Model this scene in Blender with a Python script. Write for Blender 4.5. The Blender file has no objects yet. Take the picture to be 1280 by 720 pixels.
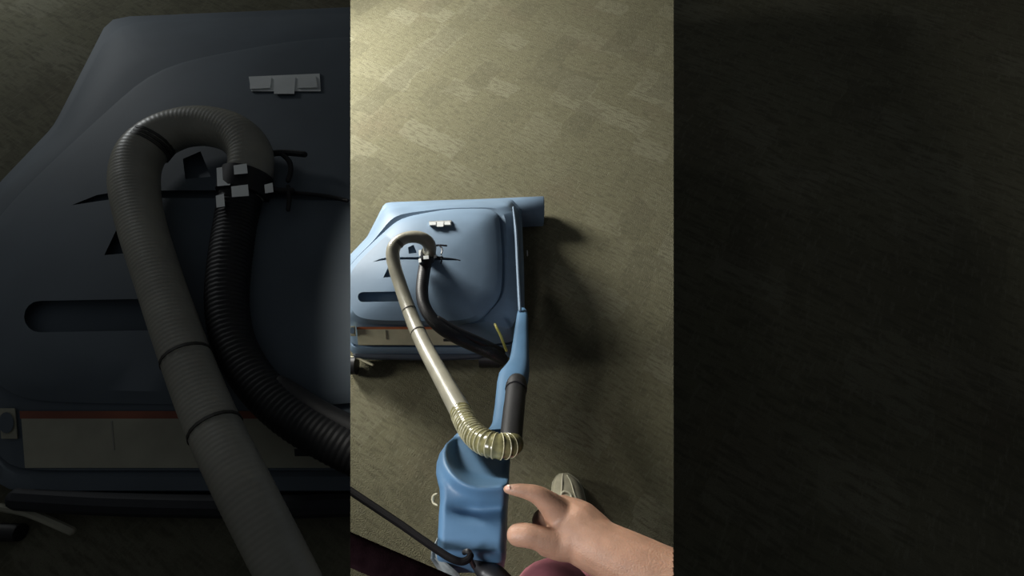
import bpy, bmesh, math, random
from mathutils import Vector, Matrix, noise

random.seed(4)
scene = bpy.context.scene
COL = scene.collection

# ---------------------------------------------------------------- camera
CAM_H, PITCH, FPX = 1.5, math.radians(30), 600.0
cam_data = bpy.data.cameras.new('camera')
cam_data.sensor_width = 36.0
cam_data.lens = 36.0 * FPX / 1280.0
cam_data.clip_start = 0.02
camera = bpy.data.objects.new('camera', cam_data)
COL.objects.link(camera)
camera.location = (0, 0, CAM_H)
camera.rotation_euler = (PITCH, 0, 0)
scene.camera = camera

# ---------------------------------------------------------------- world, lamps, exposure
world = bpy.data.worlds.new('world')
scene.world = world
world.use_nodes = True
wb = world.node_tree.nodes['Background']
wb.inputs[0].default_value = (0.75, 0.80, 0.85, 1)
wb.inputs[1].default_value = 0.068


def lamp(name, kind, loc, aim, energy, color, size=0.2, angle=None, blend=1.0):
    d = bpy.data.lights.new(name, kind)
    d.energy = energy
    d.color = color
    if kind == 'AREA':
        d.shape = 'DISK'
        d.size = size
    else:
        d.shadow_soft_size = size
    if kind == 'SPOT':
        d.spot_size = math.radians(angle)
        d.spot_blend = blend
    o = bpy.data.objects.new(name, d)
    COL.objects.link(o)
    o.location = loc
    o.rotation_euler = (Vector(aim) - Vector(loc)).to_track_quat('-Z', 'Y').to_euler()
    return o


lamp('upper_spot', 'SPOT', (-1.7, 2.2, 1.0), (0.8, 1.7, 0.0), 560, (1.0, 0.975, 0.90), 0.40, 91, 0.08)
lamp('side_fill', 'SPOT', (-1.5, 0.6, 0.5), (-0.48, 0.40, 0.0), 40, (1.0, 0.98, 0.88), 0.10, 44, 0.8)  # added fill with no known source, lifts the left carpet
lamp('console_fill', 'SPOT', (-0.40, -0.1, 1.15), (0.05, 0.10, 0.72), 15, (0.98, 0.98, 1.0), 0.08, 84, 1.0)  # added fill beside the camera, brightens console and hand
lamp('lower_fill', 'POINT', (-6.5, 6.2, 0.6), (0, 0, 0), 150, (0.95, 0.99, 1.0), 0.4)  # added unseen light, brightens the lower floor and large machine

scene.view_settings.view_transform = 'Standard'
scene.view_settings.look = 'None'
scene.view_settings.gamma = 1.0
scene.view_settings.exposure = 0.0
scene.view_settings.use_curve_mapping = False

# ---------------------------------------------------------------- helpers
RIGHT = Vector((1, 0, 0))
UP = Vector((0, math.cos(PITCH), math.sin(PITCH)))
FWD = Vector((0, math.sin(PITCH), -math.cos(PITCH)))
CAM = Vector((0, 0, CAM_H))


class Ground:
    """Measured plan of one machine: a spot in its picture and a height give a world point."""

    def __init__(self, floor_z, size, rise):
        self.z0, self.k, self.s = floor_z, size, rise

    def ray(self, x, y):
        return RIGHT * (self.k * (x - 640) / FPX) - UP * (self.k * (y - 360) / FPX) + FWD

    def depth(self, x, y, h):
        return (CAM_H - (self.z0 + self.s * h)) / (-self.ray(x, y).z)

    def P(self, x, y, h):
        return CAM + self.ray(x, y) * self.depth(x, y, h)

    def px(self, n, x, y, h):
        return n * self.k * self.depth(x, y, h) / FPX


NEAR = Ground(0.0, 1.0, 1.0)
LOW_Z = -1.5
FAR = Ground(LOW_Z, 1280 / 404.4, 1.5)


def cat(p0, p1, p2, p3, t):
    return 0.5 * ((2 * p1) + (p2 - p0) * t + (2 * p0 - 5 * p1 + 4 * p2 - p3) * t * t + (3 * p1 - p0 - 3 * p2 + p3) * t ** 3)


def smooth_line(pts, n, closed=False):
    pts = [Vector(p) for p in pts]
    m = len(pts)
    out = []
    segs = m if closed else m - 1
    for i in range(segs):
        if closed:
            q = [pts[(i + j - 1) % m] for j in range(4)]
        else:
            q = [pts[max(0, min(m - 1, i + j - 1))] for j in range(4)]
        for k in range(n):
            out.append(cat(*q, k / n))
    if not closed:
        out.append(pts[-1].copy())
    return out


def bm_loft(bm, rings, closed=True, cap0=True, cap1=True):
    vs = [[bm.verts.new(p) for p in r] for r in rings]
    n = len(rings[0])
    for a, b in zip(vs, vs[1:]):
        for i in range(n if closed else n - 1):
            j = (i + 1) % n
            bm.faces.new((a[i], a[j], b[j], b[i]))
    if closed and cap0:
        c = bm.verts.new(sum((v.co for v in vs[0]), Vector()) / n)
        for i in range(n):
            bm.faces.new((c, vs[0][(i + 1) % n], vs[0][i]))
    if closed and cap1:
        c = bm.verts.new(sum((v.co for v in vs[-1]), Vector()) / n)
        for i in range(n):
            bm.faces.new((c, vs[-1][i], vs[-1][(i + 1) % n]))
    return bm


def bm_tube(bm, pts, radii, n=14, sub=6, rib=None, flat=1.0, round_caps=True, up=None):
    """Tapered tube along a smoothed line; rib = (pitch, depth) makes rings; flat squeezes one axis."""
    data = [Vector((*p, r)) if False else (Vector(p), r) for p, r in zip(pts, radii)]
    line = smooth_line([d[0] for d in data], sub) if sub > 1 else [d[0] for d in data]
    rr = []
    for i in range(len(data) - 1):
        for k in range(max(sub, 1)):
            f = k / max(sub, 1)
            rr.append(data[i][1] * (1 - f) + data[i + 1][1] * f)
    rr.append(data[-1][1])
    if rib:
        dist = [0.0]
        for a, b in zip(line, line[1:]):
            dist.append(dist[-1] + (b - a).length)
        total = dist[-1]
        steps = int(total / rib[0] * 4)
        nl, nr = [], []
        j = 0
        for s in range(steps + 1):
            d = total * s / steps
            while j < len(dist) - 2 and dist[j + 1] < d:
                j += 1
            f = (d - dist[j]) / max(dist[j + 1] - dist[j], 1e-9)
            nl.append(line[j].lerp(line[j + 1], f))
            nr.append((rr[j] * (1 - f) + rr[j + 1] * f) * (1 + rib[1] * (1 if s % 4 in (1, 2) else -1)))
        line, rr = nl, nr
    rings = []
    t_prev = None
    for i, p in enumerate(line):
        t = (line[min(i + 1, len(line) - 1)] - line[max(i - 1, 0)]).normalized()
        if t_prev is None:
            ref = up if up is not None else (Vector((0, 0, 1)) if abs(t.z) < 0.9 else Vector((1, 0, 0)))
            u = t.cross(ref).normalized()
        else:
            u = (u - t * u.dot(t)).normalized()
        w = t.cross(u)
        t_prev = t
        rings.append((p, t, u, w, rr[i]))

    def ring(p, u, w, r):
        return [p + u * (r * math.cos(2 * math.pi * k / n)) + w * (r * flat * math.sin(2 * math.pi * k / n)) for k in range(n)]

    out = []
    if round_caps:
        p, t, u, w, r = rings[0]
        for a in (75, 50, 25):
            c, s = math.cos(math.radians(a)), math.sin(math.radians(a))
            out.append(ring(p - t * r * s * min(flat, 1), u, w, r * c))
    out += [ring(p, u, w, r) for p, t, u, w, r in rings]
    if round_caps:
        p, t, u, w, r = rings[-1]
        for a in (25, 50, 75):
            c, s = math.cos(math.radians(a)), math.sin(math.radians(a))
            out.append(ring(p + t * r * s * min(flat, 1), u, w, r * c))
    return bm_loft(bm, out)


def bm_prism(bm, low, high):
    return bm_loft(bm, [low, high])


def bm_box(bm, corners_low, corners_high):
    return bm_loft(bm, [corners_low, corners_high])


def bm_patch(bm, grid, thick):
    """A sheet of rows of points, given a back side away from the viewer's side."""
    rows, cols = len(grid), len(grid[0])
    top = [[bm.verts.new(p) for p in r] for r in grid]
    low = [[bm.verts.new(Vector(p) - Vector((0, 0, thick))) for p in r] for r in grid]
    for i in range(rows - 1):
        for j in range(cols - 1):
            bm.faces.new((top[i][j], top[i + 1][j], top[i + 1][j + 1], top[i][j + 1]))
            bm.faces.new((low[i][j], low[i][j + 1], low[i + 1][j + 1], low[i + 1][j]))
    edge = [(0, j) for j in range(cols)] + [(i, cols - 1) for i in range(1, rows)] + \
           [(rows - 1, j) for j in range(cols - 2, -1, -1)] + [(i, 0) for i in range(rows - 2, 0, -1)]
    for a, b in zip(edge, edge[1:] + edge[:1]):
        bm.faces.new((top[a[0]][a[1]], top[b[0]][b[1]], low[b[0]][b[1]], low[a[0]][a[1]]))
    return bm


def trim(bm, px, keep_right):
    """End a thing at the platform's edge (nothing of it is known beyond)."""
    ray = FWD + RIGHT * ((px - 640) / FPX)
    n = UP.cross(ray).normalized()
    if n.x < 0:
        n = -n
    res = bmesh.ops.bisect_plane(bm, geom=bm.verts[:] + bm.edges[:] + bm.faces[:], plane_co=CAM, plane_no=n,
                                 clear_inner=keep_right, clear_outer=not keep_right)
    ed = [e for e in res['geom_cut'] if isinstance(e, bmesh.types.BMEdge) and e.is_boundary]
    if ed:
        bmesh.ops.holes_fill(bm, edges=ed, sides=0)
    return bm


def obj(name, bm, mat, parent=None, smooth=35, tr=None):
    if tr:
        trim(bm, *tr)
        if not bm.verts:
            bm.free()
            return None
    bmesh.ops.recalc_face_normals(bm, faces=bm.faces[:])
    me = bpy.data.meshes.new(name)
    origin = parent.location.copy() if parent and parent.parent is None else Vector((0, 0, 0))
    if parent and parent.parent is not None:
        origin = parent.parent.location.copy()
    bm.transform(Matrix.Translation(-origin))
    if smooth:
        for f in bm.faces:
            f.smooth = True
        lim = math.radians(smooth)
        for e in bm.edges:
            if len(e.link_faces) == 2 and e.calc_face_angle(0) > lim:
                e.smooth = False
    bm.to_mesh(me)
    bm.free()
    me.materials.append(mat)
    o = bpy.data.objects.new(name, me)
    COL.objects.link(o)
    if parent:
        o.parent = parent
    return o


def thing(name, label, cat_, loc=(0, 0, 0), group=None):
    o = bpy.data.objects.new(name, None)
    o.empty_display_size = 0.1
    COL.objects.link(o)
    o.location = loc
    o['label'] = label
    o['category'] = cat_
    if group:
        o['group'] = group
    return o


def apply_mods(o):
    dg = bpy.context.evaluated_depsgraph_get()
    me = bpy.data.meshes.new_from_object(o.evaluated_get(dg))
    old = o.data
    o.modifiers.clear()
    o.data = me
    me.name = o.name
    bpy.data.meshes.remove(old)


def carve(o, cutters):
    for c in cutters:
        bmesh.ops.recalc_face_normals(c, faces=c.faces[:])
        me = bpy.data.meshes.new('cutter')
        c.to_mesh(me)
        c.free()
        t = bpy.data.objects.new('cutter', me)
        COL.objects.link(t)
        if o.parent:
            t.location = o.parent.location
        m = o.modifiers.new('cut', 'BOOLEAN')
        m.operation = 'DIFFERENCE'
        m.solver = 'EXACT'
        m.object = t
        bpy.context.view_layer.update()
        apply_mods(o)
        bpy.data.objects.remove(t)
        bpy.data.meshes.remove(me)


# ---------------------------------------------------------------- materials
def mat(name, color, rough=0.5, var=0.12, scale=14.0, bump=0.0, bump_scale=200.0, metal=0.0, spec=0.5, sss=0.0, color2=None, stretch=None):
    m = bpy.data.materials.new(name)
    m.use_nodes = True
    nt = m.node_tree
    b = nt.nodes['Principled BSDF']
    b.inputs['Roughness'].default_value = rough
    b.inputs['Metallic'].default_value = metal
    b.inputs['Specular IOR Level'].default_value = spec
    if sss:
        b.inputs['Subsurface Weight'].default_value = sss
        b.inputs['Subsurface Radius'].default_value = (0.02, 0.008, 0.004)
    tc = nt.nodes.new('ShaderNodeTexCoord')
    mp = nt.nodes.new('ShaderNodeMapping')
    if stretch:
        mp.inputs['Scale'].default_value = stretch
    nt.links.new(tc.outputs['Object'], mp.inputs['Vector'])
    nz = nt.nodes.new('ShaderNodeTexNoise')
    nz.inputs['Scale'].default_value = scale
    nz.inputs['Detail'].default_value = 6
    nt.links.new(mp.outputs[0], nz.inputs['Vector'])
    mx = nt.nodes.new('ShaderNodeMix')
    mx.data_type = 'RGBA'
    c2 = color2 or tuple(c * (1 - 2 * var) for c in color)
    c1 = color if color2 else tuple(min(1, c * (1 + var)) for c in color)
    mx.inputs['A'].default_value = (*c2, 1)
    mx.inputs['B'].default_value = (*c1, 1)
    mr = nt.nodes.new('ShaderNodeMapRange')
    mr.inputs['From Min'].default_value = 0.3
    mr.inputs['From Max'].default_value = 0.7
    nt.links.new(nz.outputs['Fac'], mr.inputs['Value'])
    nt.links.new(mr.outputs[0], mx.inputs['Factor'])
    nt.links.new(mx.outputs['Result'], b.inputs['Base Color'])
    if bump:
        n2 = nt.nodes.new('ShaderNodeTexNoise')
        n2.inputs['Scale'].default_value = bump_scale
        n2.inputs['Detail'].default_value = 3
        nt.links.new(mp.outputs[0], n2.inputs['Vector'])
        bp = nt.nodes.new('ShaderNodeBump')
        bp.inputs['Strength'].default_value = bump
        bp.inputs['Distance'].default_value = 0.002
        nt.links.new(n2.outputs['Fac'], bp.inputs['Height'])
        nt.links.new(bp.outputs[0], b.inputs['Normal'])
    return m


def carpet(name, base, light, dark, red, unit=1.0, angle=32):
    """Loop carpet with a woven print of short rectangular blocks running on the diagonal."""
    m = bpy.data.materials.new(name)
    m.use_nodes = True
    nt = m.node_tree
    L = nt.links.new
    b = nt.nodes['Principled BSDF']
    b.inputs['Roughness'].default_value = 0.95
    b.inputs['Specular IOR Level'].default_value = 0.1
    tc = nt.nodes.new('ShaderNodeTexCoord')
    mp = nt.nodes.new('ShaderNodeMapping')
    mp.inputs['Rotation'].default_value = (0, 0, math.radians(angle))
    mp.inputs['Scale'].default_value = (unit, unit, unit)
    L(tc.outputs['Object'], mp.inputs['Vector'])

    def blocks(sx, sy, off):
        q = nt.nodes.new('ShaderNodeMapping')
        q.inputs['Scale'].default_value = (sx, sy, 0)
        q.inputs['Location'].default_value = (off, off * 1.7, 0)
        L(mp.outputs[0], q.inputs['Vector'])
        wob = nt.nodes.new('ShaderNodeTexNoise')
        wob.inputs['Scale'].default_value = 9
        L(mp.outputs[0], wob.inputs['Vector'])
        ad = nt.nodes.new('ShaderNodeVectorMath')
        ad.operation = 'MULTIPLY_ADD'
        ad.inputs[1].default_value = (0.5, 0.5, 0)
        L(wob.outputs['Color'], ad.inputs[0])
        L(q.outputs[0], ad.inputs[2])
        fl = nt.nodes.new('ShaderNodeVectorMath')
        fl.operation = 'FLOOR'
        L(ad.outputs[0], fl.inputs[0])
        wn = nt.nodes.new('ShaderNodeTexWhiteNoise')
        wn.noise_dimensions = '3D'
        L(fl.outputs[0], wn.inputs['Vector'])
        return wn.outputs['Value']

    def mix(a, bcol, fac):
        x = nt.nodes.new('ShaderNodeMix')
        x.data_type = 'RGBA'
        for s, v in (('A', a), ('B', bcol)):
            if isinstance(v, tuple):
                x.inputs[s].default_value = (*v, 1)
            else:
                L(v, x.inputs[s])
        if isinstance(fac, float):
            x.inputs['Factor'].default_value = fac
        else:
            L(fac, x.inputs['Factor'])
        return x.outputs['Result']

    def rng(v, a, c, lo, hi):
        r = nt.nodes.new('ShaderNodeMapRange')
        for k, q in (('From Min', a), ('From Max', c), ('To Min', lo), ('To Max', hi)):
            r.inputs[k].default_value = q
        L(v, r.inputs['Value'])
        return r.outputs[0]

    def tex(scale, sx=1, sy=1, detail=4):
        q = nt.nodes.new('ShaderNodeMapping')
        q.inputs['Scale'].default_value = (sx, sy, 1)
        L(mp.outputs[0], q.inputs['Vector'])
        t = nt.nodes.new('ShaderNodeTexNoise')
        t.inputs['Scale'].default_value = scale
        t.inputs['Detail'].default_value = detail
        L(q.outputs[0], t.inputs['Vector'])
        return t.outputs['Fac']

    c = mix(base, light, rng(blocks(6.5, 9.0, 0.3), 0.62, 0.95, 0.0, 0.55))
    c = mix(c, dark, rng(blocks(9.0, 5.0, 4.1), 0.66, 0.95, 0.0, 0.45))
    c = mix(c, red, rng(tex(3.0), 0.55, 0.75, 0.0, 0.45))
    c = mix(c, dark, rng(tex(70, 0.35, 1.6, 5), 0.46, 0.66, 0.0, 0.75))
    c = mix(c, light, rng(tex(110, 1.5, 0.35, 5), 0.54, 0.70, 0.0, 0.55))
    c = mix(c, dark, rng(tex(420, 1, 1, 2), 0.52, 0.72, 0.0, 0.6))
    L(c, b.inputs['Base Color'])
    bp = nt.nodes.new('ShaderNodeBump')
    bp.inputs['Strength'].default_value = 0.7
    bp.inputs['Distance'].default_value = 0.004
    L(tex(260, 1, 1, 3), bp.inputs['Height'])
    L(bp.outputs[0], b.inputs['Normal'])
    return m


M = dict(
    carpet=carpet('olive_carpet', (0.135, 0.128, 0.082), (0.190, 0.182, 0.128), (0.088, 0.083, 0.055), (0.135, 0.108, 0.075)),
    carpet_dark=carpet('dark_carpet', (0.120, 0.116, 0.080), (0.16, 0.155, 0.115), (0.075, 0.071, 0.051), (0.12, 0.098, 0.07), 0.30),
    blue=mat('blue_plastic', (0.160, 0.234, 0.325), 0.55, 0.08, 7, 0.05, 160, spec=0.35),
    blue_handle=mat('bright_blue_plastic', (0.075, 0.16, 0.27), 0.5, 0.08, 9, 0.08, 220),
    navy=mat('navy_underside', (0.03, 0.04, 0.06), 0.6),
    black=mat('black_rubber', (0.016, 0.016, 0.018), 0.45, 0.2, 30),
    black_steel=mat('black_steel', (0.012, 0.013, 0.02), 0.4),
    hose=mat('grey_vinyl', (0.275, 0.262, 0.205), 0.33, 0.08, 20, spec=0.6),
    coil=mat('clear_ribbed_vinyl', (0.20, 0.185, 0.085), 0.2, 0.25, 60, spec=0.8),
    cream=mat('cream_label', (0.50, 0.47, 0.33), 0.6, 0.10, 18),
    orange=mat('orange_stripe', (0.42, 0.12, 0.04), 0.6, 0.15, 20),
    wall=mat('grey_wall_paint', (0.30, 0.29, 0.25), 0.9, 0.05, 2),
    white=mat('white_plastic', (0.75, 0.78, 0.78), 0.4, 0.04, 20),
    chrome=mat('steel_clamp', (0.72, 0.72, 0.70), 0.3, 0.1, 40, metal=0.6),
    yellow=mat('yellow_cord', (0.60, 0.55, 0.13), 0.5),
    skin=mat('skin', (0.44, 0.25, 0.165), 0.55, 0.14, 24, 0.25, 420, sss=0.12),
    nail=mat('nail', (0.58, 0.36, 0.29), 0.3, 0.03),
    canvas=mat('beige_canvas', (0.30, 0.28, 0.20), 0.85, 0.12, 30, 0.3, 500),
    sole=mat('pale_sole', (0.42, 0.40, 0.30), 0.7, 0.08),
    trousers=mat('pink_cloth', (0.42, 0.14, 0.17), 0.9, 0.12, 30, 0.4, 600),
    cord=mat('black_cord', (0.003, 0.0025, 0.003), 0.7, spec=0.08),
    strap=mat('dark_strap', (0.004, 0.002, 0.0025), 0.95, 0.2, 80, 0.2, 700, spec=0.0),
    # same machine colours for the large copy, mostly darkened: dimness painted into them
    far_blue=mat('shaded_blue_plastic', (0.095, 0.12, 0.145), 0.7, 0.10, 1.2),
    far_black=mat('shaded_black_rubber', (0.010, 0.010, 0.011), 0.6, 0.2, 6),
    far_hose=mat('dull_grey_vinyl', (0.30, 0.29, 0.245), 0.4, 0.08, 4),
    far_cream=mat('shaded_cream_label', (0.36, 0.35, 0.27), 0.7, 0.10, 3),
    far_orange=mat('shaded_orange_stripe', (0.26, 0.08, 0.045), 0.7, 0.15, 3),
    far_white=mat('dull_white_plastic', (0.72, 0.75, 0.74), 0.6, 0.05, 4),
    far_navy=mat('shaded_underside', (0.012, 0.014, 0.019), 0.7),
)

# ---------------------------------------------------------------- floors
EDGE = 202.0 / FPX


def deck_half(y):
    return EDGE * (y * math.sin(PITCH) + CAM_H * math.cos(PITCH))


bm = bmesh.new()
ya, yb = -0.65, 3.6
low = [(-deck_half(ya), ya, -0.06), (deck_half(ya), ya, -0.06), (deck_half(yb), yb, -0.06), (-deck_half(yb), yb, -0.06)]
bm_box(bm, [Vector(p) for p in low], [Vector((p[0], p[1], 0)) for p in low])
deck = obj('floor', bm, M['carpet'], None, 0)
deck['kind'] = 'structure'
bm = bmesh.new()
r = [(-0.22, -0.5), (0.22, -0.5), (0.30, 3.4), (-0.30, 3.4)]
bm_box(bm, [Vector((*p, LOW_Z)) for p in r], [Vector((*p, -0.06)) for p in r])
o = obj('trim_1', bm, M['navy'], None, 0)
o['kind'] = 'structure'
bm = bmesh.new()
r = [(-9, -4), (9, -4), (9, 9), (-9, 9)]
bm_box(bm, [Vector((*p, LOW_Z - 0.1)) for p in r], [Vector((*p, LOW_Z)) for p in r])
o = obj('floor.001', bm, M['carpet_dark'], None, 0)
o['kind'] = 'structure'


for nm, (x0, y0, x1, y1) in (('wall_left', (-9.1, -4, -9, 9)), ('wall_right', (9, -4, 9.1, 9)), ('wall_front', (-9.1, 9, 9.1, 9.1)), ('wall_back', (-9.1, -4.1, 9.1, -4))):
    bm = bmesh.new()
    r = [(x0, y0), (x1, y0), (x1, y1), (x0, y1)]
    bm_box(bm, [Vector((*p, LOW_Z)) for p in r], [Vector((*p, 1.7)) for p in r])
    o = obj(nm, bm, M['wall'], None, 0)
    o['kind'] = 'structure'


# ---------------------------------------------------------------- the carpet machine
def ring_px(g, pts, n=10, passes=9):
    """Closed outline with straight sides and slightly rounded corners."""
    m = len(pts)
    q = []
    for i in range(m):
        a, b = Vector(pts[i]), Vector(pts[(i + 1) % m])
        q += [a.lerp(b, k / n) for k in range(n)]
    for _ in range(passes):
        q = [(q[i - 1] + q[i] * 2 + q[(i + 1) % len(q)]) / 4 for i in range(len(q))]
    return [g.P(*p) for p in q]


def tilt(y):
    """How far the sloping tank top has dropped at a line of the plan."""
    return 0.044 * max(0.0, min(1.0, (y - 262) / 146))


def with_h(pts, h, slope=False):
    hs = h if isinstance(h, list) else [h] * len(pts)
    return [(x, y, q - (tilt(y) if slope else 0)) for (x, y), q in zip(pts, hs)]


def shrink(pts, c, f):
    return [(c[0] + (x - c[0]) * f, c[1] + (y - c[1]) * f) for x, y in pts]


def machine(g, label, mats, tr, near):
    base = g.P(540, 380, 0)
    base.z = g.z0
    root = thing('carpet_extractor', label, 'carpet cleaner', base)
    P = g.P

    def part(name, bm, m, parent=None, smooth=35):
        return obj(name, bm, mats[m], parent or root, smooth, tr)

    # lower shell
    R1 = [(481, 253), (560, 250), (640, 248), (652, 262), (655, 330), (656, 400), (645, 436), (590, 440), (520, 440), (440, 440), (420, 415), (416, 350), (437, 319), (459, 296)]
    R2 = [(482, 254), (560, 251), (639, 249), (650, 263), (653, 330), (654, 399), (642, 431), (590, 434.5), (520, 434.5), (442, 434.5), (422, 412), (418, 350), (438, 320), (460, 297)]
    R3 = [(483, 255), (560, 252), (638, 250), (649, 264), (652, 330), (652, 398), (641, 428), (590, 432), (520, 432), (443, 432), (423, 410), (419, 350), (439, 320.5), (461, 297.5)]
    R5 = [(487, 262), (560, 257), (632, 256), (642, 266), (646, 330), (648, 393), (638, 412), (590, 409), (520, 408.5), (444, 408), (426, 395), (422, 347), (442, 322), (464, 300)]
    R6 = [(493, 268), (560, 260), (618, 259), (632, 268), (635, 330), (634, 380), (612, 402), (588, 405), (520, 405), (446, 404), (429, 392), (425, 347), (444, 323.5), (466, 302)]
    bm = bmesh.new()
    r1 = ring_px(g, with_h(R1, 0.10), passes=1)
    r0 = [Vector((p.x, p.y, g.z0 + g.s * 0.035)) for p in r1]
    rings = [r0, r1, ring_px(g, with_h(R2, 0.115), passes=1), ring_px(g, with_h(R3, [0.118] * 6 + [0.107] * 4 + [0.118] * 4), passes=3), ring_px(g, with_h(R3, 0.122), passes=3),
             ring_px(g, with_h(R5, 0.212, True), passes=4), ring_px(g, with_h(R6, 0.226, True)), ring_px(g, with_h(shrink(R6, (535, 335), 0.9), 0.220, True)), ring_px(g, with_h(shrink(R6, (535, 335), 0.4), 0.200, True))]
    bm_loft(bm, rings)
    part('body', bm, 'blue')

    # tank lid
    LO = [(500, 272), (560, 261), (612, 260.5), (624, 268), (628, 320), (627, 371), (601, 401), (572, 406.5), (510, 406), (447, 405), (430, 393), (426, 346), (445, 323), (468, 301)]
    c = (535, 335)
    rim = [0.230, 0.230, 0.234, 0.244, 0.247, 0.247, 0.246, 0.238, 0.233, 0.231, 0.230, 0.230, 0.230, 0.230]
    bm = bmesh.new()
    bm_loft(bm, [ring_px(g, with_h(LO, 0.215, True), 7, 5), ring_px(g, with_h(LO, rim, True), 7, 5), ring_px(g, with_h(shrink(LO, c, 0.985), [q + 0.005 for q in rim], True), 7, 5),
                 ring_px(g, with_h(shrink(LO, c, 0.93), 0.260, True), 7, 12), ring_px(g, with_h(shrink(LO, c, 0.75), 0.270, True), 7, 30),
                 ring_px(g, with_h(shrink(LO, c, 0.5), 0.280, True), 7, 50), ring_px(g, with_h(shrink(LO, c, 0.25), 0.284, True), 7, 70)])
    bmesh.ops.triangulate(bm, faces=bm.faces[:])
    lid = obj('tank_lid', bm, mats['blue'], root, 35)

    def cutter(poly, h0, h1):
        b = bmesh.new()
        bm_prism(b, [P(x, y, h0 - tilt(y)) - base for x, y in poly], [P(x, y, h1) - base for x, y in poly])
        return b

    pill = []
    for k in range(9):
        a = math.radians(90 + 180 * k / 8)
        pill.append((453.5 + 6.2 * math.cos(a), 371.3 - 6.2 * math.sin(a)))
    pill += [(508, 376.5), (508, 364.0)]
    dp = 0.0 if near else 0.025
    cuts = [cutter(pill, 0.248 - dp, 0.36),
            cutter([(479, 347), (488, 328), (494, 330), (491, 346)], 0.252 - dp, 0.36),
            cutter([(466, 327.3), (476, 323.3), (486, 321.6), (540, 321.3), (562, 322.3), (577, 325.6), (562, 325.4), (540, 324.6), (486, 324.4), (476, 325.8)], 0.267 - dp, 0.36),
            cutter([(510, 309), (517, 306), (521, 316), (511, 317)], 0.267 - dp, 0.36)]
    bpy.context.view_layer.update()
    carve(lid, cuts)
    bm = bmesh.new()
    bm.from_mesh(lid.data)
    bm.transform(Matrix.Translation(base))
    trim(bm, *tr)
    bm.transform(Matrix.Translation(-base))
    bm.to_mesh(lid.data)
    bm.free()
    for f in lid.data.polygons:
        f.use_smooth = True
    lid.data.set_sharp_from_angle(angle=math.radians(30))

    # vacuum head across the front
    bm = bmesh.new()
    st = [(500, 252), (510, 251.5), (560, 249.5), (640, 246), (678.8, 244.2), (680, 244.4)]
    rings = []
    for i, (x, y) in enumerate(st):
        s = 0.95 if i in (0, len(st) - 1) else 1.0
        f = P(x, y, 0.105)
        r_ = []
        for dy, z in ((0.0, 0.10), (-0.006, 0.106), (-0.03, 0.109), (-0.055, 0.105), (-0.075, 0.085), (-0.082, 0.05), (-0.08, 0.02), (-0.01, 0.008), (0.012, 0.03), (0.008, 0.075)):
            q = 1.0 if g.k == 1 else 3.9
            r_.append(Vector((f.x, f.y - (1 - s) * 0.02 * q + dy * q * s, g.z0 + g.s * (0.055 + (z - 0.055) * s))))
        rings.append(r_)
    bm_loft(bm, rings)
    part('vacuum_head', bm, 'blue', smooth=50)

    # raised side rails
    for nm, line, wpx, h in (('side_rail', [(641.5, 259), (645, 290), (647, 330), (648.5, 360), (650, 388)], 4.2, 0.228),
                             ):
        if near:
            bm = bmesh.new()
            bm_tube(bm, [P(x, y, h) for x, y in line], [g.px(wpx / 2, x, y, h) * (0.5 if i == 0 else 1) for i, (x, y) in enumerate(line)], n=8)
            part(nm, bm, 'blue')

    # hinge with three knuckles
    bm = bmesh.new()
    hh = 0.277 - tilt(279)
    bm_prism(bm, [P(x, y, hh - 0.012) for x, y in ((536, 276.5), (564, 275.3), (564.5, 282.3), (537, 282.3))], [P(x, y, hh) for x, y in ((536, 276.5), (564, 275.3), (564.5, 282.3), (537, 282.3))])
    hinge = part('hinge', bm, 'far_white' if not near else 'chrome', smooth=0)
    for q in (((536.5, 277.4), (545, 277), (544.5, 281), (536.5, 281.4)), ((546, 277), (554.5, 276.8), (554, 283.3), (546, 283.3)), ((555.5, 276.7), (562.5, 276.5), (563.2, 280.8), (555.5, 281))):
        bm = bmesh.new()
        bm_prism(bm, [P(x, y, hh) for x, y in q], [P(x, y, hh + 0.007) for x, y in q])
        part('hinge_knuckle', bm, 'white', hinge, smooth=0)

    # rating label strip with an orange stripe on the rear slope
    def slope(x, y):            # height on the rear face, a hair proud of it
        f = (y - 408.5) / (432 - 408.5)
        return 0.170 * (1 - f) + 0.123 * f + 0.004

    def strip(x0, x1, y0, y1, n=10, lift=0.0):
        rows = []
        for yy in (y0, (y0 + y1) / 2, y1):
            rows.append([P(x0 + (x1 - x0) * i / n + (1.5 * (yy - y0) / 20), yy, slope(0, yy) + lift) for i in range(n + 1)])
        b = bmesh.new()
        bm_patch(b, rows, 0.004 * g.s)
        return b
    lab = part('rating_label', strip(446.2, 570, 411.6, 431.0), 'cream', smooth=0)
    part('stripe', strip(445.5, 540, 408.6, 411.6), 'orange', smooth=0)
    part('label_seam', strip(481.5, 482.1, 412.5, 424, 1, 0.002), 'hose', lab, smooth=0)
    part('label_print', strip(554, 566.5, 423.6, 426.4, 2, 0.002), 'black', lab, smooth=0)
    dec = part('decal', strip(437.4, 443.6, 407.5, 419.5, 2, 0.003), 'cream', smooth=0)
    bm = bmesh.new()
    cc = [(440.2 + 3.0 * math.cos(a), 413.2 + 4.2 * math.sin(a)) for a in [2 * math.pi * k / 16 for k in range(16)]]
    bm_prism(bm, [P(x, y, slope(0, y) + 0.002) for x, y in cc], [P(x, y, slope(0, y) + 0.009) for x, y in cc])
    if dec:
        part('decal_spot', bm, 'blue', dec, smooth=0)
    # underside skirt and caster
    bm = bmesh.new()
    line = [(446, 443), (480, 445), (520, 446), (560, 446), (600, 444)]
    bm_tube(bm, [P(x, y, 0.075) for x, y in line], [g.px(4.5, x, y, 0.07) for x, y in line], n=10)
    part('skirt', bm, 'navy')
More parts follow.
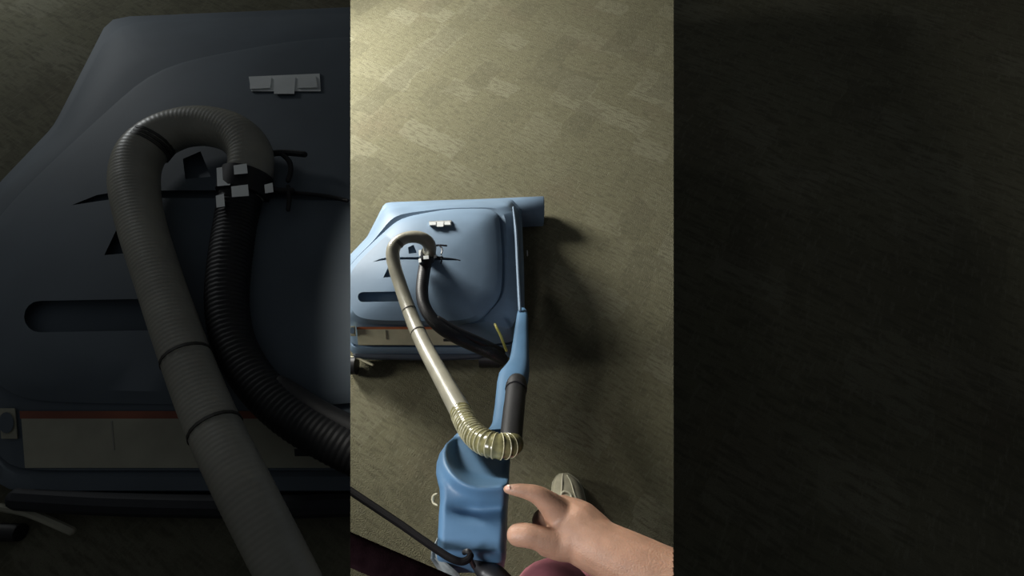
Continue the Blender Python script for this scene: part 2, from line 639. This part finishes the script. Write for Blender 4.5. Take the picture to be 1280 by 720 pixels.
    for cx, cy in ((433, 456.5), (612, 448)):
        bm = bmesh.new()
        ctr = P(cx, cy, 0.031)
        rad = 0.03 * g.s
        w_ = g.px(13, cx, cy, 0.04)
        bm_tube(bm, [ctr + Vector((-w_, 0, 0)), ctr + Vector((w_, 0, 0))], [rad, rad], n=20, sub=1, round_caps=False)
        part('caster', bm, 'black')
    bm = bmesh.new()
    line = [(438, 446.5), (448, 448.5), (457, 452), (466, 456)]
    bm_tube(bm, [P(x, y, 0.05) for x, y in line], [g.px(1.6, x, y, 0.05) for x, y in line], n=8)
    part('caster_guard', bm, 'cream')

    # hoses
    hose = [(535.5, 320, .318, 16.5), (537, 312, .350, 16.5), (536, 305, .374, 16.5), (530, 299, .392, 16), (520, 296.2, .400, 15.5), (509, 297, .402, 15), (499, 301.5, .402, 15.5),
            (492.5, 309, .398, 16.5), (491.0, 320, .390, 17), (494, 336, .382, 16.5), (501, 358, .375, 16.5), (510, 384, .375, 17.5), (521, 412, .390, 19), (535, 441, .43, 20.5),
            (551, 470, .50, 22.5), (566, 497, .57, 25), (577, 517, .61, 27)]
    if not near:
        hose = hose[:14] + [(555, 480, .40, 20.5)]
    bm = bmesh.new()
    rr = [g.px(w / 2, x, y, h) for x, y, h, w in hose]
    bm_tube(bm, [P(x, y, h) for x, y, h, w in hose], rr, n=18, rib=(rr[4] * 0.20, 0.006 if near else 0.003))
    hs = part('vacuum_hose', bm, 'hose', smooth=60)
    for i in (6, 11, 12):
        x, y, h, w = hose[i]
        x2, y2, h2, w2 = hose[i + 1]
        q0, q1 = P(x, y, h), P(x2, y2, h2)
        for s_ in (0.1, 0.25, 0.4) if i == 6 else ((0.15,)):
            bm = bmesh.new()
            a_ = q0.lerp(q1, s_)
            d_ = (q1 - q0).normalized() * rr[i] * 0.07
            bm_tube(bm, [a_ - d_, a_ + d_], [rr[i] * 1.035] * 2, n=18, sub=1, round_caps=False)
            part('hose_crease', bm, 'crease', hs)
    drain = [(533, 324, .312, 15.5), (531, 334, 0.288, 15.5), (528.5, 350, 0.292, 15.5), (527.5, 366, 0.292, 15.5), (530, 381, 0.290, 15.5), (538, 396, 0.285, 16), (552, 410, 0.275, 16.5), (572, 422, 0.255, 17), (594, 432, 0.220, 17), (614, 441, .20, 16), (628, 449, .16, 15)]
    bm = bmesh.new()
    rr2 = [g.px(w / 2, x, y, h) for x, y, h, w in drain]
    bm_tube(bm, [P(x, y, h) for x, y, h, w in drain], rr2, n=16, rib=(rr2[0] * 0.24, 0.015))
    part('drain_hose', bm, 'black', smooth=60)
    bm = bmesh.new()
    line = [(548, 399, .285, 9), (565, 410, .27, 10), (585, 420, .25, 11), (606, 430, .22, 12), (626, 440, .17, 12)]
    bm_tube(bm, [P(x, y, h) for x, y, h, w in line], [g.px(w / 2, x, y, h) for x, y, h, w in line], n=12)
    part('cable_sleeve', bm, 'black')

    # port in the lid under the clamp, then the clamp where the two hoses meet
    bm = bmesh.new()
    a_, b_ = P(535.5, 320, .25), P(535.5, 317.5, .315)
    bm_tube(bm, [a_, b_], [g.px(8.2, 535, 318, .3), g.px(7.4, 535, 318, .3)], n=20, sub=1, round_caps=False)
    part('hose_port', bm, 'black')
    bm = bmesh.new()
    a_, b_ = P(535.8, 315.5, .338), P(533.6, 323.5, .314)
    bm_tube(bm, [a_, b_], [g.px(9.4, 535, 318, .33)] * 2, n=20, sub=1, round_caps=False)
    clamp = part('hose_clamp', bm, 'black')
    for u, v, w_, h_ in ((532.4, 321.6, 6.6, 5.0), (532.6, 313.0, 5.2, 4.4), (525.8, 315.8, 5.0, 8.0), (524.6, 325.5, 3.2, 5.5), (543.8, 320.5, 3.2, 4.2)):
        hz = (0.358 if u > 530 else 0.335) if near else (0.45 if u > 530 else 0.42)
        q = [(u - w_ / 2, v - h_ / 2 + 0.8), (u + w_ / 2, v - h_ / 2), (u + w_ / 2 + .4, v + h_ / 2 - .5), (u - w_ / 2 + .3, v + h_ / 2)]
        bm = bmesh.new()
        bm_prism(bm, [P(x, y, hz - 0.03) for x, y in q], [P(x, y, hz) for x, y in q])
        part('clamp_lug', bm, 'white', clamp, smooth=0)
    bm = bmesh.new()
    for line, w_ in (([(540, 309), (545, 307), (551, 306.6), (558, 307.2)], 2.4), ([(549, 307), (552, 310), (552.6, 314), (551.6, 317.5)], 2.0),
                     ([(538, 318), (543, 320), (548, 321.5), (553, 321.5)], 2.4), ([(551.6, 320), (552, 325), (551.6, 329)], 1.8), ([(547, 322), (556, 322.6), (566, 323.6), (575, 325.5)], 1.6)):
        bm_tube(bm, [P(x, y, .322 if w_ != 1.6 else 0.297) for x, y in line], [g.px(w_ / 2, x, y, .31) for x, y in line], n=8)
    part('latch_lever', bm, 'black_steel')
    if not near:
        return root

    # ---- only the machine on the raised floor shows its handle
    bm = bmesh.new()
    st = [(386, 650, 657, .20), (389, 647, 659.5, .215), (395, 645.5, 660.5, .235), (408, 643.5, 660.5, .262), (424, 641, 661, .30), (440, 638.5, 661.5, .34), (452, 635.5, 662, .37),
          (460, 629.5, 662, .39), (467, 623, 661.5, .41), (478, 620.5, 658, .44), (508, 617.5, 653, .515), (532, 614, 650, .575), (541, 609, 650, .60), (550, 600, 650, .62)]
    rings = []
    for i, (y, xl, xr, h) in enumerate(st):
        a_, b_ = P(xl, y, h), P(xr, y, h)
        cen, hw = (a_ + b_) / 2, (b_ - a_).length / 2
        p0 = st[max(i - 1, 0)]
        p1 = st[min(i + 1, len(st) - 1)]
        ax = (P(652, p1[0], p1[3]) - P(652, p0[0], p0[3])).normalized()
        w_ = ax.cross(RIGHT).normalized()
        th = min(0.028, hw * 0.9)
        rg = []
        for k in range(20):
            an = 2 * math.pi * k / 20
            cx, sx = math.cos(an), math.sin(an)
            rg.append(cen + RIGHT * hw * math.copysign(abs(cx) ** 0.75, cx) + w_ * th * math.copysign(abs(sx) ** 0.75, sx) - Vector((0, 0, th * 0.9)))
        rings.append(rg)
    bm_loft(bm, rings)
    part('handle_column', bm, 'blue_handle', smooth=50)

    bm = bmesh.new()
    line = [(646, 479, .505, 25), (644.5, 492, .535, 26), (642, 515, .585, 27), (639.5, 540, .635, 28), (639, 553, .66, 28)]
    bm_tube(bm, [P(x, y, h) for x, y, h, w in line], [g.px(w / 2, x, y, h) for x, y, h, w in line], n=20)
    pipe = part('suction_pipe', bm, 'black')
    bm = bmesh.new()
    line = [(645.6, 483, .520, 27.5), (645.0, 488, .530, 27.5)]
    bm_tube(bm, [P(x, y, h) for x, y, h, w in line], [g.px(w / 2, x, y, h) for x, y, h, w in line], n=20, sub=1, round_caps=False)
    part('pipe_collar', bm, 'black', pipe)

    # ribbed elbow at the end of the grey hose
    line = [(576, 515, .608, 27), (581.5, 526, .632, 28), (588, 537, .655, 29), (597, 547, .675, 30), (609, 554, .690, 31), (622, 557.5, .695, 31.5), (633, 557.5, .690, 30.5), (641, 555.5, .68, 27)]
    pts = [P(x, y, h) for x, y, h, w in line]
    rr = [g.px(w / 2, x, y, h) for x, y, h, w in line]
    bm = bmesh.new()
    bm_tube(bm, pts, rr, n=20, rib=(0.0085, 0.03))
    cuff = part('hose_elbow', bm, 'coil', smooth=60)
    sl = smooth_line(pts, 12)
    srr = []
    for i in range(len(rr) - 1):
        srr += [rr[i] + (rr[i + 1] - rr[i]) * k / 12 for k in range(12)]
    srr.append(rr[-1])
    acc, nxt = 0.0, 0.012
    for i in range(1, len(sl) - 2):
        acc += (sl[i] - sl[i - 1]).length
        if acc > nxt:
            nxt += 0.0085
            t = (sl[i + 1] - sl[i - 1]).normalized() * 0.0009
            bm = bmesh.new()
            bm_tube(bm, [sl[i] - t * 1.2, sl[i] - t * 0.4, sl[i] + t * 0.4, sl[i] + t * 1.2], [srr[i] * 1.02, srr[i] * 1.065, srr[i] * 1.065, srr[i] * 1.02], n=24, sub=1, round_caps=False)
            part('hose_rib', bm, 'rib', cuff)

    # console with its scooped basin
    def edge_at(tab, y):
        for (y0, x0), (y1, x1) in zip(tab, tab[1:]):
            if y <= y1:
                f = (y - y0) / (y1 - y0)
                f = f * f * (3 - 2 * f) * 0.4 + f * 0.6
                return x0 + (x1 - x0) * f
        return tab[-1][1]
    left = [(536, 577), (545, 568), (556, 556.5), (568, 549), (580, 545.5), (592, 545), (602, 547), (612, 549.5), (625, 550), (645, 548.5), (675, 547), (696, 546), (716, 550)]
    right = [(536, 640), (560, 638), (590, 636), (612, 634), (640, 633), (690, 631), (716, 628)]

    def sm(a, b, x):
        x = max(0, min(1, (x - a) / (b - a)))
        return x * x * (3 - 2 * x)

    def height(x, y, u):
        h = 0.655 + 0.075 * sm(536, 610, y) + 0.012 * sm(610, 700, y)
        e = math.hypot((x - 603) / 47, (y - 562) / 47) if y > 562 else abs(x - 603) / 47
        if x > 603:
            e = math.hypot((x - 603) / 90, max(0, y - 562) / 47)
        ridge = math.exp(-((e - 1.03) / 0.17) ** 2)
        h += 0.022 * ridge
        if e < 1.0:
            h -= 0.055 * sm(0.0, 0.34, 1.0 - e)
        h -= 0.022 * math.exp(-((y - 638 + 0.08 * abs(x - 600)) / 10.5) ** 2) * sm(550, 590, x)
        h -= 0.09 * sm(686, 720, y) ** 1.2
        ed = min(u, 1 - u)
        h -= 0.022 * (1 - math.sqrt(max(0, 1 - (1 - min(1, ed / 0.10)) ** 2)))
        return h
    NY, NX = 88, 46
    rows = []
    for j in range(NY + 1):
        y = 536 + 180 * j / NY
        xl, xr = edge_at(left, y), edge_at(right, y)
        row = []
        for i in range(NX + 1):
            u = i / NX
            u = 0.5 - 0.5 * math.cos(math.pi * u) * (0.4 + 0.6 * 1)
            x = xl + (xr - xl) * u
            row.append(P(x, y, height(x, y, u)))
        rows.append(row)
    bm = bmesh.new()
    top = [[bm.verts.new(p) for p in r_] for r_ in rows]
    for j in range(NY):
        for i in range(NX):
            bm.faces.new((top[j][i], top[j][i + 1], top[j + 1][i + 1], top[j + 1][i]))
    loop = [top[0][i] for i in range(NX + 1)] + [top[j][NX] for j in range(1, NY + 1)] + [top[NY][i] for i in range(NX - 1, -1, -1)] + [top[j][0] for j in range(NY - 1, 0, -1)]
    foot = [bm.verts.new((v.co.x * 0.97, v.co.y, 0.545 - 0.0 * i)) for i, v in enumerate(loop)]
    for i in range(len(loop)):
        k = (i + 1) % len(loop)
        bm.faces.new((loop[i], foot[i], foot[k], loop[k]))
    bm.faces.new(foot)
    part('console', bm, 'blue_handle', smooth=60)

    # small fittings
    bm = bmesh.new()
    line = [(546, 617, .66), (542, 619, .655), (540.6, 624, .65), (542, 629, .65), (546.5, 631.5, .655)]
    bm_tube(bm, [P(*p) for p in line], [g.px(w, 541, 620, .65) for w in (0.8, 1.3, 1.7, 1.3, 0.8)], n=8)
    part('side_hook', bm, 'cream')
    bm = bmesh.new()
    rows = []
    for i, (x, y, h, w) in enumerate([(549, 672, .70, 5), (543, 688, .70, 8), (545, 698, .705, 14), (552, 706, .70, 18), (560, 715, .69, 22), (566, 724, .68, 24)]):
        rows.append([P(x - w / 2 + w * k / 6, y + 0.6 * math.sin(k * 1.1 + i), h + 0.003 * math.sin(k * 1.2 + i * 0.7)) for k in range(7)])
    bm_patch(bm, rows, 0.004)
    part('cover_flap', bm, 'pale')
    bm = bmesh.new()
    line = [(592, 700, .71), (604, 712, .70), (618, 722, .70), (630, 735, .70)]
    bm_tube(bm, [P(*p) for p in line], [g.px(w, 600, 712, .7) for w in (5, 11, 15, 16)], n=14)
    part('handle_grip', bm, 'black')
    bm = bmesh.new()
    line = [(592, 707.5, .725), (588.5, 700, .745), (588.5, 693.5, .76), (585, 689, .765), (580.5, 690.5, .76)]
    bm_tube(bm, [P(*p) for p in line], [g.px(3.2, 588, 698, .75)] * 5, n=10)
    part('cord_hook', bm, 'black')
    bm = bmesh.new()
    line = [(618.8, 405.5, .25), (621.5, 411, .255), (625.5, 419, .25), (629, 428, .24), (633, 438, .225)]
    bm_tube(bm, [P(*p) for p in line], [g.px(1.7, 625, 420, .24)] * 5, n=8)
    part('pull_cord', bm, 'yellow')
    bm = bmesh.new()
    bm_tube(bm, [P(659, 313.5, .06), P(659.3, 319.5, .06)], [g.px(.8, 659, 316, .06)] * 2, n=8, sub=1)
    part('side_pin', bm, 'chrome')
    return root


near_m = dict(M)
near_m['rib'] = mat('pale_rib', (0.50, 0.47, 0.30), 0.3, 0.1, 60)
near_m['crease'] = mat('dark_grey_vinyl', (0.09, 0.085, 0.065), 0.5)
near_m['pale'] = mat('pale_grey_plastic', (0.24, 0.27, 0.27), 0.6, 0.25, 40)
far_m = dict(crease=mat('shaded_dark_vinyl', (0.035, 0.033, 0.028), 0.5), blue=M['far_blue'], white=M['far_white'], far_white=M['far_white'], chrome=M['far_white'], cream=M['far_cream'], orange=M['far_orange'], navy=M['far_navy'],  # crease colour darkened too, standing in for dim light
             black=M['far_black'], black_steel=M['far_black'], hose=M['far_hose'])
machine(NEAR, 'small light blue carpet cleaning machine with tall handle console, on the lit carpet', near_m, (438, True), True)
machine(FAR, 'huge blue carpet cleaning machine in darkened colours filling the dark left side', far_m, (470, False), False)  # enlarged copy of the machine above, with dimness painted into its colours

# ---------------------------------------------------------------- cord and strap
bm = bmesh.new()
line = [(415, 598, .50), (440, 615, .55), (470, 635, .61), (500, 655, .67), (530, 676, .73), (552, 691, .765), (566, 699, .775), (577, 702, .775), (584.5, 699.5, .775), (588, 695, .775)]
bm_tube(bm, [NEAR.P(*p) for p in line], [NEAR.px(4.5, *p) for p in line], n=10)
o = obj('power_cord', bm, M['cord'], None, 35, (438, True))
o['label'] = 'thin black power cord stretched from the left to the hook on the blue console'
o['category'] = 'cord'
bm = bmesh.new()
line = [(400, 670, .97), (438, 687, .97), (475, 703, .97), (510, 718, .97), (545, 733, .97), (600, 757, .97)]
bm_tube(bm, [NEAR.P(*p) for p in line], [NEAR.px(17.5, *p) for p in line], n=16, flat=0.35, up=Vector((0, 0, 1)))
o = obj('strap', bm, M['strap'], None, 35, (438, True))
o['label'] = 'wide dark maroon-black strap crossing the bottom corner below the black cord'
o['category'] = 'strap'

# ---------------------------------------------------------------- the operator
person = thing('person', 'person reaching a bare hand to the blue console, one beige shoe on the carpet', 'person', NEAR.P(712, 660, 0))


def chain(bm, pts, n=16, flat=1.0):
    bm_tube(bm, [NEAR.P(x, y, h) for x, y, h, r in pts], [NEAR.px(r, x, y, h) for x, y, h, r in pts], n=n, sub=5)


bm = bmesh.new()
chain(bm, [(900, 757, .78, 44), (860, 738, .775, 41), (826, 722, .765, 38.5), (790, 704, .755, 36), (757, 688, .745, 33.5), (735, 676, .735, 33), (716, 664, .725, 33)], 20)      # forearm and wrist
chain(bm, [(745, 678, .735, 32), (722, 658, .725, 32), (704, 645, .715, 25)], 18)               # back of the hand
chain(bm, [(745, 684, .735, 30), (722, 674, .735, 29), (702, 678, .735, 22), (684, 678, .735, 17)], 18)   # ball of the thumb
chain(bm, [(712, 655, .725, 24), (697, 640, .735, 19), (684, 627.5, .745, 14.5), (671, 618.5, .752, 11.5), (656, 614, .755, 9), (642, 612, .755, 7.2), (634, 611.5, .752, 5.2)])     # index
chain(bm, [(704, 678, .735, 20), (686, 677, .742, 16.5), (670, 671.5, .745, 14.5), (658, 669, .745, 14.5), (646.5, 668.5, .742, 13.5)])   # thumb
chain(bm, [(714, 655, .69, 24), (697, 646, .675, 16), (684, 646, .655, 12.5), (676, 650, .625, 11), (678, 658, .595, 10), (686, 664, .58, 9)])   # middle
chain(bm, [(716, 660, .665, 22), (700, 652, .645, 14.5), (688, 652, .62, 12), (681, 658, .595, 10.5), (684, 666, .57, 9.5), (692, 671, .56, 8.5)])   # ring
chain(bm, [(720, 668, .65, 20), (705, 664, .62, 13), (694, 665, .60, 11), (688, 670, .575, 9.5), (692, 676, .555, 8.5)])   # little finger
body = obj('body', bm, M['skin'], person, 60)
md = body.modifiers.new('fuse', 'REMESH')
md.mode = 'VOXEL'
md.voxel_size = 0.0022
md = body.modifiers.new('soften', 'SMOOTH')
md.factor = 0.5
md.iterations = 7
bpy.context.view_layer.update()
apply_mods(body)
bm = bmesh.new()
bm.from_mesh(body.data)
bm.transform(Matrix.Translation(person.location))
trim(bm, 842, False)
bm.transform(Matrix.Translation(-person.location))
for f in bm.faces:
    f.smooth = True
bm.to_mesh(body.data)
bm.free()
body.data.materials.clear()
body.data.materials.append(M['skin'])
for nm, c0, c1, r in (('fingernail', (632.5, 609.8, .758, 3), (637, 609.2, .762, 3.6), 1),):
    bm = bmesh.new()
    a, b = NEAR.P(*c0[:3]), NEAR.P(*c1[:3])
    bm_tube(bm, [a, a.lerp(b, 0.5), b], [NEAR.px(c0[3], *c0[:3]) * .8, NEAR.px(c1[3], *c1[:3]), NEAR.px(c1[3], *c1[:3]) * .8], n=12, flat=0.35, up=Vector((0, 0, 1)))
    obj(nm, bm, M['nail'], person)

# shoe: stations from toe to heel on the carpet
ang = Vector((NEAR.P(716, 700, 0) - NEAR.P(704.5, 592.5, 0))[:2]).normalized()
toe = NEAR.P(704.5, 592.5, 0.02)
ax = Vector((ang.x, ang.y, 0))
sd = Vector((-ax.y, ax.x, 0))
if sd.x < 0:
    sd = -sd
prof = [(0.0, .010, .030, 0.0), (0.006, .020, .040, 0.0), (0.02, .034, .050, .003), (0.045, .043, .056, .006), (0.08, .047, .066, .006), (0.12, .046, .082, .004), (0.16, .042, .094, .002),
        (0.20, .038, .098, 0.0), (0.24, .036, .096, 0.0), (0.268, .026, .090, 0.0), (0.275, .012, .08, 0.0)]
bm = bmesh.new()
rings = []
for s, w, h, off in prof:
    c = Vector((toe.x, toe.y, 0)) + ax * s + sd * off
    rg = []
    for k in range(18):
        a = math.pi * k / 17
        ca, sa = math.cos(a), math.sin(a)
        rg.append(c + sd * (w * math.copysign(abs(ca) ** 0.8, ca)) + Vector((0, 0, 0.018 + (h - 0.018) * sa ** 0.75)))
    rings.append(rg)
bm_loft(bm, rings)
shoe = obj('shoe', bm, M['canvas'], person, 60)
bm = bmesh.new()
lo, hi = [], []
outl = [(s, w + .003, off) for s, w, h, off in prof]
pts = [Vector((toe.x, toe.y, 0)) + ax * (s - .002) + sd * (off + w) for s, w, off in outl] + [Vector((toe.x, toe.y, 0)) + ax * (s - .002) + sd * (off - w) for s, w, off in reversed(outl)]
bm_loft(bm, [[p + Vector((0, 0, .001)) for p in pts], [p + Vector((0, 0, .022)) for p in pts]])
obj('sole', bm, M['sole'], shoe, 40)
# toe seam, eyelet loop and laces


def shoe_pt(s, a, lift=0.0):
    for (s0, w0, h0, o0), (s1, w1, h1, o1) in zip(prof, prof[1:]):
        if s <= s1:
            f = (s - s0) / (s1 - s0)
            w, h, off = w0 + (w1 - w0) * f, h0 + (h1 - h0) * f, o0 + (o1 - o0) * f
            break
    ca, sa = math.cos(a), math.sin(a)
    return Vector((toe.x, toe.y, 0)) + ax * s + sd * (off + w * math.copysign(abs(ca) ** 0.8, ca)) + Vector((0, 0, 0.018 + (h - 0.018) * sa ** 0.75 + lift))


for line, r_ in (([(0.002, 1.75), (0.02, 1.85), (0.045, 1.95), (0.07, 2.05)], .0028), ([(0.008, 1.3), (0.03, 1.35), (0.055, 1.35), (0.08, 1.25)], .0022)):
    bm = bmesh.new()
    bm_tube(bm, [shoe_pt(s, a, .0005) for s, a in line], [r_] * len(line), n=8)
    obj('toe_seam', bm, M['sole'], shoe)
bm = bmesh.new()
lp = [shoe_pt(0.066 + 0.014 * math.sin(2 * math.pi * k / 12), 1.78 + 0.26 * math.cos(2 * math.pi * k / 12), .002) for k in range(13)]
bm_tube(bm, lp, [.0032] * 13, n=8, sub=3)
obj('tongue_loop', bm, M['sole'], shoe)
for s in (0.09, 0.11, 0.13):
    bm = bmesh.new()
    bm_tube(bm, [shoe_pt(s, a, .003) for a in (1.1, 1.35, 1.57, 1.8, 2.05)], [.003] * 5, n=8)
    obj('lace', bm, M['sole'], shoe)

# trouser leg: ankle to a bent knee, thigh running back towards the operator
ank = shoe_pt(0.235, 1.57)
bm = bmesh.new()
kn = NEAR.P(691, 764, .50)
pts = [Vector((ank.x, ank.y, 0.085)), Vector((ank.x - .005, ank.y - .05, .20)), ank.lerp(kn, .72) + Vector((0.005, -.03, 0)), kn, kn + Vector((-.005, -.14, .10)), kn + Vector((-.01, -.34, .27))]
bm_tube(bm, pts, [.050, .056, .066, .078, .088, .098], n=24, sub=8)
obj('trousers', bm, M['trousers'], person, 60)
